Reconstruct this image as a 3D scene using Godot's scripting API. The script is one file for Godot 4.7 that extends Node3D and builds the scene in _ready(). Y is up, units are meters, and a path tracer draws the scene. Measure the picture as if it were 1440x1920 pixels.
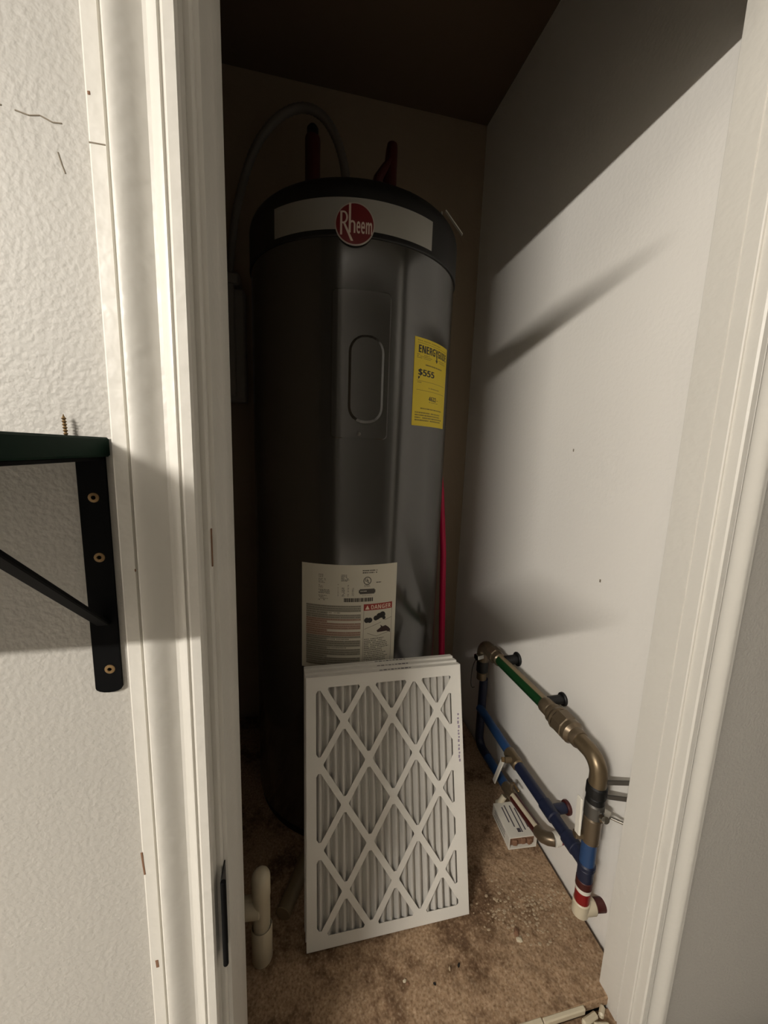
extends Node3D
# Utility closet with an electric tank water heater, seen through its doorway. Metres, y up, closet floor at y = 0.

const EYE := 1.126            # camera height above the closet floor
var M := {}                   # materials
var taken := {}
const TC := Vector3(0.163, 0, -1.229)   # tank axis
const TR := 0.2915                      # jacket radius

# ---------------------------------------------------------------- mesh helpers
func mb() -> SurfaceTool:
	var st := SurfaceTool.new()
	st.begin(Mesh.PRIMITIVE_TRIANGLES)
	return st

func tri(st: SurfaceTool, a: Vector3, b: Vector3, c: Vector3, out: Vector3, g := -1) -> void:
	st.set_smooth_group(g)
	st.add_vertex(a)
	if (b - a).cross(c - a).dot(out) > 0.0:
		st.add_vertex(c)
		st.add_vertex(b)
	else:
		st.add_vertex(b)
		st.add_vertex(c)

func quad(st: SurfaceTool, a: Vector3, b: Vector3, c: Vector3, d: Vector3, out: Vector3, g := -1) -> void:
	tri(st, a, b, c, out, g)
	tri(st, a, c, d, out, g)

func box(st: SurfaceTool, c: Vector3, s: Vector3, bev := 0.0, bas := Basis.IDENTITY) -> void:
	var h := s / 2.0
	var k: float = min(bev, min(h.x, min(h.y, h.z)) * 0.9)
	if k <= 0.0:
		for ax in 3:
			for sg in [-1.0, 1.0]:
				var n := Vector3.ZERO
				n[ax] = sg
				var u := Vector3.ZERO
				u[(ax + 1) % 3] = h[(ax + 1) % 3]
				var v := Vector3.ZERO
				v[(ax + 2) % 3] = h[(ax + 2) % 3]
				var o: Vector3 = n * h[ax]
				quad(st, c + bas * (o - u - v), c + bas * (o + u - v), c + bas * (o + u + v), c + bas * (o - u + v), bas * n)
		return
	# chamfered: corner (sx,sy,sz) has three points, one on each face
	var P := func(sx: float, sy: float, sz: float, ax: int) -> Vector3:
		var p := Vector3(sx * (h.x - k), sy * (h.y - k), sz * (h.z - k))
		p[ax] = [sx, sy, sz][ax] * h[ax]
		return c + bas * p
	for ax in 3:
		var b1 := (ax + 1) % 3
		var b2 := (ax + 2) % 3
		for sg in [-1.0, 1.0]:
			var n := Vector3.ZERO
			n[ax] = sg
			var q := []
			for w in [[-1.0, -1.0], [1.0, -1.0], [1.0, 1.0], [-1.0, 1.0]]:
				var s3 := [0.0, 0.0, 0.0]
				s3[ax] = sg
				s3[b1] = w[0]
				s3[b2] = w[1]
				q.append(P.call(s3[0], s3[1], s3[2], ax))
			quad(st, q[0], q[1], q[2], q[3], bas * n)
		# edges running along ax, between faces b1 and b2
		for e in [[-1.0, -1.0], [1.0, -1.0], [1.0, 1.0], [-1.0, 1.0]]:
			var lo := [0.0, 0.0, 0.0]
			lo[b1] = e[0]
			lo[b2] = e[1]
			var hi := lo.duplicate()
			lo[ax] = -1.0
			hi[ax] = 1.0
			var nn := Vector3.ZERO
			nn[b1] = e[0]
			nn[b2] = e[1]
			quad(st, P.call(lo[0], lo[1], lo[2], b1), P.call(hi[0], hi[1], hi[2], b1), P.call(hi[0], hi[1], hi[2], b2), P.call(lo[0], lo[1], lo[2], b2), bas * nn)
	for sx in [-1.0, 1.0]:
		for sy in [-1.0, 1.0]:
			for sz in [-1.0, 1.0]:
				tri(st, P.call(sx, sy, sz, 0), P.call(sx, sy, sz, 1), P.call(sx, sy, sz, 2), bas * Vector3(sx, sy, sz))

# box given by two corners
func slab(st: SurfaceTool, a: Vector3, b: Vector3, bev := 0.0) -> void:
	box(st, (a + b) / 2.0, (b - a).abs(), bev)

# profile points are (radius, height) along the local y axis of xf
func lathe(st: SurfaceTool, prof: Array, xf: Transform3D, seg := 24, hex := false) -> void:
	var g := 1
	var last := Vector2.ZERO
	for i in prof.size() - 1:
		var p: Vector2 = prof[i]
		var q: Vector2 = prof[i + 1]
		var d := q - p
		if d.length() < 1e-6:
			continue
		if i > 0 and absf(last.angle_to(d)) > 0.6:
			g += 1
		last = d
		for k in seg:
			var a0 := TAU * k / seg
			var a1 := TAU * (k + 1) / seg
			var r0 := Vector3(cos(a0), 0, sin(a0))
			var r1 := Vector3(cos(a1), 0, sin(a1))
			var rm := (r0 + r1).normalized()
			var out := xf.basis * (rm * d.y - Vector3.UP * d.x)
			var A := xf * (r0 * p.x + Vector3.UP * p.y)
			var B := xf * (r1 * p.x + Vector3.UP * p.y)
			var C := xf * (r1 * q.x + Vector3.UP * q.y)
			var D := xf * (r0 * q.x + Vector3.UP * q.y)
			var gg := -1 if hex else g
			if p.x < 1e-6:
				tri(st, A, C, D, out, gg)
			elif q.x < 1e-6:
				tri(st, A, B, C, out, gg)
			else:
				quad(st, A, B, C, D, out, gg)

func axis_to(o: Vector3, dir: Vector3) -> Transform3D:
	var y := dir.normalized()
	var x := y.cross(Vector3(0.31, 0.12, 0.94)).normalized()
	return Transform3D(Basis(x, y, x.cross(y)), o)

func rod(st: SurfaceTool, a: Vector3, b: Vector3, r: float, seg := 16, bev := 0.0) -> void:
	var L := a.distance_to(b)
	var pr := [Vector2(0, 0), Vector2(r - bev, 0), Vector2(r, bev), Vector2(r, L - bev), Vector2(r - bev, L), Vector2(0, L)]
	lathe(st, pr, axis_to(a, b - a), seg)

func hexnut(st: SurfaceTool, a: Vector3, b: Vector3, r: float, n := 6) -> void:
	var L := a.distance_to(b)
	var k := r * 0.12
	lathe(st, [Vector2(0, 0), Vector2(r - k, 0), Vector2(r, k), Vector2(r, L - k), Vector2(r - k, L), Vector2(0, L)], axis_to(a, b - a), n, true)

func tube(st: SurfaceTool, pts: Array, rad, seg := 14, caps := true) -> void:
	var n := pts.size()
	var rings := []
	var up := Vector3(0.3, 0.2, 0.93)
	for i in n:
		var t: Vector3 = (pts[min(i + 1, n - 1)] - pts[max(i - 1, 0)]).normalized()
		var u := (up - t * up.dot(t)).normalized()
		up = u
		var v := t.cross(u)
		var r: float = rad[i] if rad is Array else rad
		var ring := []
		for k in seg:
			var a := TAU * k / seg
			ring.append(pts[i] + (u * cos(a) + v * sin(a)) * r)
		rings.append(ring)
	for i in n - 1:
		for k in seg:
			var k2 := (k + 1) % seg
			var mid: Vector3 = (pts[i] + pts[i + 1]) / 2.0
			var m: Vector3 = (rings[i][k] + rings[i][k2] + rings[i + 1][k] + rings[i + 1][k2]) / 4.0
			quad(st, rings[i][k], rings[i][k2], rings[i + 1][k2], rings[i + 1][k], m - mid, 1)
	if caps:
		for e in [0, n - 1]:
			var o: Vector3 = pts[e] - pts[1 if e == 0 else n - 2]
			for k in seg:
				tri(st, pts[e], rings[e][k], rings[e][(k + 1) % seg], o, 2 + e)

func curve(ctrl: Array, n := 24) -> Array:
	var c := Curve3D.new()
	for i in ctrl.size():
		var t := Vector3.ZERO
		if i > 0 and i < ctrl.size() - 1:
			t = (ctrl[i + 1] - ctrl[i - 1]) / 6.0
		c.add_point(ctrl[i], -t, t)
	var L := c.get_baked_length()
	var o := []
	for i in n + 1:
		o.append(c.sample_baked(L * i / n, true))
	return o

func arc_pts(c: Vector3, u: Vector3, v: Vector3, r: float, a0: float, a1: float, n := 8) -> Array:
	var o := []
	for i in n + 1:
		var a := lerpf(a0, a1, float(i) / n)
		o.append(c + (u * cos(a) + v * sin(a)) * r)
	return o

# extrude a polygon given in (x, z) along y; smooth where the outline bends gently
func prism(st: SurfaceTool, poly: PackedVector2Array, y0: float, y1: float) -> void:
	if Geometry2D.is_polygon_clockwise(poly):
		poly.reverse()
	var n := poly.size()
	var g := 1
	for i in n:
		var p := poly[i]
		var q := poly[(i + 1) % n]
		var before := poly[(i + n - 1) % n]
		if absf((p - before).angle_to(q - p)) > 0.5:
			g += 1
		var d := q - p
		var out := Vector3(d.y, 0, -d.x)
		quad(st, Vector3(p.x, y0, p.y), Vector3(q.x, y0, q.y), Vector3(q.x, y1, q.y), Vector3(p.x, y1, p.y), out, g)
	var idx := Geometry2D.triangulate_polygon(poly)
	for k in range(0, idx.size(), 3):
		for e in [[y0, Vector3.DOWN], [y1, Vector3.UP]]:
			var y: float = e[0]
			tri(st, Vector3(poly[idx[k]].x, y, poly[idx[k]].y), Vector3(poly[idx[k + 1]].x, y, poly[idx[k + 1]].y), Vector3(poly[idx[k + 2]].x, y, poly[idx[k + 2]].y), e[1])

func numbered(called: String) -> String:
	if not taken.has(called):
		taken[called] = 0
		return called
	taken[called] += 1
	return "%s_%03d" % [called, taken[called]]

func mesh_of(st: SurfaceTool) -> ArrayMesh:
	st.generate_normals()
	return st.commit()

func obj(called: String, what, m: Material, parent: Node3D = self) -> MeshInstance3D:
	var o := MeshInstance3D.new()
	o.name = numbered(called) if parent == self else called
	o.mesh = mesh_of(what) if what is SurfaceTool else what
	o.material_override = m
	o.cast_shadow = GeometryInstance3D.SHADOW_CASTING_SETTING_ON
	parent.add_child(o, true)
	return o

func tag(o: Node3D, label: String, category: String, group := "") -> Node3D:
	o.set_meta("label", label)
	o.set_meta("category", category)
	if group:
		o.set_meta("group", group)
	return o

func thing(called: String, label: String, category: String, at := Vector3.ZERO, group := "") -> Node3D:
	var o := Node3D.new()
	o.name = numbered(called)
	o.position = at
	add_child(o)
	return tag(o, label, category, group)

func struct(called: String, what, m: Material) -> MeshInstance3D:
	var o := obj(called, what, m)
	o.set_meta("kind", "structure")
	return o

# ---------------------------------------------------------------- print helpers
func paint_text(im: Image, text: String, r: Rect2, col: Color, fontname := "Droid Sans", weight := 400, upright := true) -> void:
	var tm := TextMesh.new()
	var f := SystemFont.new()
	f.font_names = PackedStringArray([fontname])
	f.font_weight = weight
	tm.font = f
	tm.font_size = 64
	tm.pixel_size = 0.01
	tm.depth = 0.0
	tm.text = text
	if tm.get_surface_count() == 0:
		return
	var ar := tm.surface_get_arrays(0)
	var V: PackedVector3Array = ar[Mesh.ARRAY_VERTEX]
	var I: PackedInt32Array = ar[Mesh.ARRAY_INDEX]
	var lo := Vector2(1e9, 1e9)
	var hi := -lo
	for v in V:
		lo = lo.min(Vector2(v.x, v.y))
		hi = hi.max(Vector2(v.x, v.y))
	var P := PackedVector2Array()
	for v in V:
		P.append(Vector2(r.position.x + (v.x - lo.x) / (hi.x - lo.x) * r.size.x, r.position.y + (hi.y - v.y) / (hi.y - lo.y) * r.size.y))
	for k in range(0, I.size() if I.size() else V.size(), 3):
		if I.size():
			fill_tri(im, P[I[k]], P[I[k + 1]], P[I[k + 2]], col)
		else:
			fill_tri(im, P[k], P[k + 1], P[k + 2], col)

func fill_tri(im: Image, a: Vector2, b: Vector2, c: Vector2, col: Color) -> void:
	var area := (b - a).cross(c - a)
	if absf(area) < 1e-6:
		return
	var lo := a.min(b).min(c).floor()
	var hi := a.max(b).max(c).ceil()
	for y in range(max(0, int(lo.y)), min(im.get_height(), int(hi.y) + 1)):
		for x in range(max(0, int(lo.x)), min(im.get_width(), int(hi.x) + 1)):
			var p := Vector2(x + 0.5, y + 0.5)
			var w0 := (b - a).cross(p - a) / area
			var w1 := (c - b).cross(p - b) / area
			var w2 := (a - c).cross(p - c) / area
			if w0 >= -0.001 and w1 >= -0.001 and w2 >= -0.001:
				im.set_pixel(x, y, col)

func fill_poly(im: Image, poly: PackedVector2Array, col: Color) -> void:
	var idx := Geometry2D.triangulate_polygon(poly)
	for k in range(0, idx.size(), 3):
		fill_tri(im, poly[idx[k]], poly[idx[k + 1]], poly[idx[k + 2]], col)

func fill_disc(im: Image, c: Vector2, r: float, col: Color, r_in := 0.0) -> void:
	for y in range(int(c.y - r) - 1, int(c.y + r) + 2):
		for x in range(int(c.x - r) - 1, int(c.x + r) + 2):
			if x < 0 or y < 0 or x >= im.get_width() or y >= im.get_height():
				continue
			var d := Vector2(x + 0.5, y + 0.5).distance_to(c)
			if d <= r and d >= r_in:
				im.set_pixel(x, y, col)

# lines of tiny print, too small to read
func fine_print(im: Image, r: Rect2, lines: int, col: Color, rng: RandomNumberGenerator, fill := 0.9, ragged := 0.0) -> void:
	var lh := r.size.y / lines
	for i in lines:
		var x := r.position.x
		var end := r.position.x + r.size.x * (1.0 - ragged * rng.randf())
		while x < end:
			var w := rng.randf_range(3, 9)
			if rng.randf() < fill:
				im.fill_rect(Rect2i(int(x), int(r.position.y + i * lh), int(min(w, end - x)), max(1, int(lh * 0.55))), col)
			x += w + rng.randf_range(1.0, 2.5)

func printed(im: Image, rough := 0.5) -> StandardMaterial3D:
	im.generate_mipmaps()
	var m := StandardMaterial3D.new()
	m.albedo_texture = ImageTexture.create_from_image(im)
	m.roughness = rough
	return m

# sticker on the tank: a curved sheet with thickness; angles in degrees from +z towards +x
func sticker(deg0: float, deg1: float, y0: float, y1: float, r: float, thick: float, c: Vector3, n := 20) -> ArrayMesh:
	var V := PackedVector3Array()
	var N := PackedVector3Array()
	var U := PackedVector2Array()
	var I := PackedInt32Array()
	for k in n + 1:
		var t := float(k) / n
		var a := deg_to_rad(lerpf(deg0, deg1, t))
		var d := Vector3(sin(a), 0, cos(a))
		for e in [[y1, 0.0], [y0, 1.0]]:
			V.append(c + d * (r + thick) + Vector3(0, e[0], 0))
			N.append(d)
			U.append(Vector2(t, e[1]))
	for k in n:
		var o := k * 2
		I.append_array([o, o + 2, o + 1, o + 2, o + 3, o + 1])
	# rim down to the jacket
	var rim := func(p: Vector3, q: Vector3, nrm: Vector3, inw_p: Vector3, inw_q: Vector3, uvp: Vector2, uvq: Vector2) -> void:
		var s := V.size()
		V.append_array([p, q, q + inw_q * thick, p + inw_p * thick])
		for j in 4:
			N.append(nrm)
		U.append_array([uvp, uvq, uvq, uvp])
		if (q - p).cross(q + inw_q * thick - p).dot(nrm) > 0.0:
			I.append_array([s, s + 2, s + 1, s, s + 3, s + 2])
		else:
			I.append_array([s, s + 1, s + 2, s, s + 2, s + 3])
	for k in n:
		var o := k * 2
		rim.call(V[o], V[o + 2], Vector3.UP, -N[o], -N[o + 2], U[o], U[o + 2])
		rim.call(V[o + 1], V[o + 3], Vector3.DOWN, -N[o + 1], -N[o + 3], U[o + 1], U[o + 3])
	for o in [0, n * 2]:
		var side: Vector3 = N[o].cross(Vector3.UP) * (1.0 if o == 0 else -1.0)
		rim.call(V[o], V[o + 1], side if side.dot(V[n] - V[o]) < 0.0 else -side, -N[o], -N[o], U[o], U[o + 1])
	var ar := []
	ar.resize(Mesh.ARRAY_MAX)
	ar[Mesh.ARRAY_VERTEX] = V
	ar[Mesh.ARRAY_NORMAL] = N
	ar[Mesh.ARRAY_TEX_UV] = U
	ar[Mesh.ARRAY_INDEX] = I
	var m := ArrayMesh.new()
	m.add_surface_from_arrays(Mesh.PRIMITIVE_TRIANGLES, ar)
	return m

# outline (metres, x along the arc, y up) bent round the tank as a raised pad of given height, edge bevelled
func bent_pad(st: SurfaceTool, outline: PackedVector2Array, deg: float, yc: float, r: float, h: float, bev: float) -> void:
	var W := func(p: Vector2, rr: float) -> Vector3:
		var a := deg_to_rad(deg) + p.x / TR
		return TC + Vector3(sin(a) * rr, yc + p.y, cos(a) * rr)
	var inner := Geometry2D.offset_polygon(outline, -bev)[0]
	var n := outline.size()
	# top: strips across the arc so that it follows the curve
	var lo := 1e9
	var hi := -1e9
	for p in inner:
		lo = min(lo, p.x)
		hi = max(hi, p.x)
	var steps := 10
	for s in steps:
		var xa := lerpf(lo, hi, float(s) / steps)
		var xb := lerpf(lo, hi, float(s + 1) / steps)
		for piece in Geometry2D.intersect_polygons(inner, PackedVector2Array([Vector2(xa, -9), Vector2(xb, -9), Vector2(xb, 9), Vector2(xa, 9)])):
			var idx := Geometry2D.triangulate_polygon(piece)
			for k in range(0, idx.size(), 3):
				var m: Vector3 = W.call(piece[idx[k]], 1.0) - TC
				m.y = 0
				tri(st, W.call(piece[idx[k]], r + h), W.call(piece[idx[k + 1]], r + h), W.call(piece[idx[k + 2]], r + h), m, 1)
	# bevel and side by nearest inner point
	for i in n:
		var a := outline[i]
		var b := outline[(i + 1) % n]
		var ia := near_on(inner, a)
		var ib := near_on(inner, b)
		var c2: Vector3 = W.call(Vector2.ZERO, r)
		var m2: Vector3 = (W.call(a, r + h) + W.call(b, r + h)) / 2.0 - c2
		var rad: Vector3 = W.call((a + b) / 2, 1.0) - TC
		rad.y = 0
		quad(st, W.call(a, r), W.call(b, r), W.call(b, r + h * 0.6), W.call(a, r + h * 0.6), m2, -1)
		quad(st, W.call(a, r + h * 0.6), W.call(b, r + h * 0.6), W.call(ib, r + h), W.call(ia, r + h), rad, -1)

func near_on(poly: PackedVector2Array, p: Vector2) -> Vector2:
	var best := poly[0]
	for i in poly.size():
		var q := Geometry2D.get_closest_point_to_segment(p, poly[i], poly[(i + 1) % poly.size()])
		if q.distance_to(p) < best.distance_to(p):
			best = q
	return best

func round_rect(w: float, h: float, r: float, n := 6) -> PackedVector2Array:
	var o := PackedVector2Array()
	for c in [[1, 1, 0.0], [-1, 1, PI / 2], [-1, -1, PI], [1, -1, PI * 1.5]]:
		for k in n + 1:
			var a: float = c[2] + PI / 2 * k / n
			o.append(Vector2(c[0] * (w / 2 - r) + cos(a) * r, c[1] * (h / 2 - r) + sin(a) * r))
	return o

# ---------------------------------------------------------------- materials
func mat(c: Color, rough := 0.6, metal := 0.0) -> StandardMaterial3D:
	var m := StandardMaterial3D.new()
	m.albedo_color = c
	m.roughness = rough
	m.metallic = metal
	return m

func noise_tex(freq: float, seed_: int, bump := 0.0, oct := 4, size := 512) -> NoiseTexture2D:
	var n := FastNoiseLite.new()
	n.noise_type = FastNoiseLite.TYPE_SIMPLEX_SMOOTH
	n.frequency = freq
	n.seed = seed_
	n.fractal_octaves = oct
	var t := NoiseTexture2D.new()
	t.width = size
	t.height = size
	t.seamless = true
	t.noise = n
	if bump > 0.0:
		t.as_normal_map = true
		t.bump_strength = bump
	return t

func bumpy(m: StandardMaterial3D, tex: Texture2D, per_m: float, strength: float) -> StandardMaterial3D:
	m.normal_enabled = true
	m.normal_texture = tex
	m.normal_scale = strength
	m.uv1_triplanar = true
	m.uv1_world_triplanar = true
	m.uv1_scale = Vector3.ONE * per_m
	return m

func floor_image() -> Image:
	var s := 1024
	var im := Image.create(s, s, false, Image.FORMAT_RGB8)
	var a := FastNoiseLite.new()
	a.seed = 3
	a.frequency = 0.006
	a.fractal_octaves = 5
	var b := FastNoiseLite.new()
	b.seed = 8
	b.frequency = 0.035
	b.fractal_octaves = 4
	var c := FastNoiseLite.new()
	c.seed = 21
	c.frequency = 0.16
	c.fractal_octaves = 2
	var tan_c := Color(0.640, 0.530, 0.415)
	var dark := Color(0.345, 0.250, 0.165)
	var pale := Color(0.80, 0.74, 0.64)
	for y in s:
		for x in s:
			var st := smoothstep(-0.2, 0.75, a.get_noise_2d(x, y) + 0.45 * b.get_noise_2d(x, y))
			var col := tan_c.lerp(dark, st * 0.85)
			var f := c.get_noise_2d(x, y)
			col = col.lerp(dark, clampf((f - 0.22) * 1.2, 0, 0.35))
			col = col.lerp(pale, clampf((-f - 0.3) * 1.2, 0, 0.4))
			var g := b.get_noise_2d(x * 3.0 + 500, y * 3.0) * 0.10
			im.set_pixel(x, y, Color(col.r + g, col.g + g, col.b + g))
	return im

func make_materials() -> void:
	var peel := noise_tex(0.05, 5, 7.0, 3)
	var fine := noise_tex(0.045, 11, 5.0, 3)
	M.wall = bumpy(mat(Color(0.69, 0.675, 0.645), 0.6), peel, 4.5, 0.2)      # orange-peel plaster
	M.closet_wall = bumpy(mat(Color(0.925, 0.91, 0.88), 0.6), fine, 3.0, 0.10)
	M.darkened_wall = bumpy(mat(Color(0.60, 0.535, 0.45), 0.85), fine, 2.0, 0.2)    # tan, darkened in colour to deepen the shade on back and left walls
	M.darkened_ceiling = mat(Color(0.36, 0.29, 0.22), 0.9)  # closet ceiling brown, darkened in colour so the upper closet stays in shade
	M.hall = mat(Color(0.965, 0.96, 0.955), 0.8)
	M.trim = bumpy(mat(Color(0.835, 0.82, 0.785), 0.38), fine, 2.0, 0.12)
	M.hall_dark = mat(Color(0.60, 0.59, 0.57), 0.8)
	M.hall_floor = mat(Color(0.82, 0.80, 0.77), 0.7)
	var fl := StandardMaterial3D.new()
	var fi := floor_image()
	fi.generate_mipmaps()
	fl.albedo_texture = ImageTexture.create_from_image(fi)
	fl.roughness = 0.85
	bumpy(fl, noise_tex(0.03, 31, 6.0, 4), 0.9, 0.5)
	fl.uv1_offset = Vector3(0.33, 0.0, 0.33)
	M.floor = fl
	M.jacket = mat(Color(0.19, 0.183, 0.165), 0.15)
	M.jacket.metallic_specular = 0.75
	M.cap = mat(Color(0.07, 0.064, 0.058), 0.5)
	M.black = mat(Color(0.035, 0.035, 0.037), 0.5)
	M.iron = mat(Color(0.03, 0.03, 0.032), 0.7)
	M.iron.metallic_specular = 0.2
	M.silver = mat(Color(0.62, 0.61, 0.58), 0.45, 0.35)
	M.brass = mat(Color(0.46, 0.40, 0.31), 0.34, 0.65)
	M.bronze = mat(Color(0.43, 0.375, 0.30), 0.32, 0.55)
	M.chrome = mat(Color(0.72, 0.71, 0.68), 0.16, 1.0)
	M.steel = mat(Color(0.42, 0.41, 0.39), 0.4, 0.8)
	M.zinc = mat(Color(0.52, 0.42, 0.28), 0.45, 0.6)
	M.blue = mat(Color(0.14, 0.26, 0.42), 0.42)
	M.navy = mat(Color(0.095, 0.12, 0.21), 0.45)
	M.green = mat(Color(0.075, 0.22, 0.105), 0.4)
	M.tan_matte = mat(Color(0.50, 0.435, 0.33), 0.55)
	M.red = mat(Color(0.50, 0.065, 0.075), 0.4)
	M.maroon = mat(Color(0.26, 0.075, 0.055), 0.5)
	M.white = mat(Color(0.86, 0.84, 0.79), 0.45)
	M.pvc = mat(Color(0.80, 0.755, 0.655), 0.4)
	M.pink = mat(Color(0.80, 0.06, 0.30), 0.4)
	M.card = mat(Color(0.90, 0.885, 0.85), 0.75)
	M.pleat = mat(Color(0.78, 0.765, 0.735), 0.95)
	M.ink = mat(Color(0.30, 0.28, 0.30), 0.8)
	M.shelf = mat(Color(0.03, 0.125, 0.085), 0.65)
	M.shelf.metallic_specular = 0.2
	M.grey_box = mat(Color(0.62, 0.61, 0.59), 0.5)
	M.conduit = mat(Color(0.48, 0.46, 0.43), 0.45)
	M.chip = mat(Color(0.50, 0.37, 0.28), 0.85)
	M.crack = mat(Color(0.50, 0.46, 0.40), 0.9)
	M.crumb = mat(Color(0.69, 0.615, 0.51), 0.9)
	var glow := mat(Color(1, 0.95, 0.86), 0.4)
	glow.emission_enabled = true
	glow.emission = Color(1.0, 0.86, 0.66)
	glow.emission_energy_multiplier = 3.0
	M.globe = glow

# ---------------------------------------------------------------- the setting
const ZF := -0.43      # hall face of the closet's front wall
const ZB := -0.547     # its closet face, and the back edge of the door frame
const ZR := -0.474     # hall face of the wall right of the doorway
const XL := -0.32      # closet left wall
const XR := 0.70       # closet right wall
const ZW := -1.556     # closet back wall
const HEAD := 1.812    # underside of the head jamb
const TOP := 2.36      # ceilings
const LOW := -0.16     # hall floor
const TUBE_X := -1.72
const TUBE_L := 0.88

func casing_profile(x_out: float, x_in: float, zf := ZF) -> PackedVector2Array:
	# seen from above: u from the outer edge to the opening, height in front of the wall
	var pr := [Vector2(0.0, 0.0), Vector2(0.0, 0.0115), Vector2(0.02, 0.0125), Vector2(0.175, 0.0125), Vector2(0.195, 0.009), Vector2(0.215, 0.011), Vector2(0.235, 0.017),
		Vector2(0.265, 0.0195), Vector2(0.30, 0.0198), Vector2(0.35, 0.0192), Vector2(0.41, 0.0175), Vector2(0.48, 0.0145), Vector2(0.55, 0.0112), Vector2(0.61, 0.0094), Vector2(0.655, 0.0098),
		Vector2(0.70, 0.0128), Vector2(0.75, 0.0155), Vector2(0.785, 0.0162), Vector2(0.80, 0.0142), Vector2(0.815, 0.0142), Vector2(0.83, 0.0168), Vector2(0.855, 0.018), Vector2(0.97, 0.0178), Vector2(1.0, 0.0155), Vector2(1.0, 0.0)]
	var o := PackedVector2Array()
	for p in pr:
		o.append(Vector2(lerpf(x_out, x_in, p.x), zf + p.y * 1.15 if p.y > 0.0 else zf - 0.002))
	return o

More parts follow.
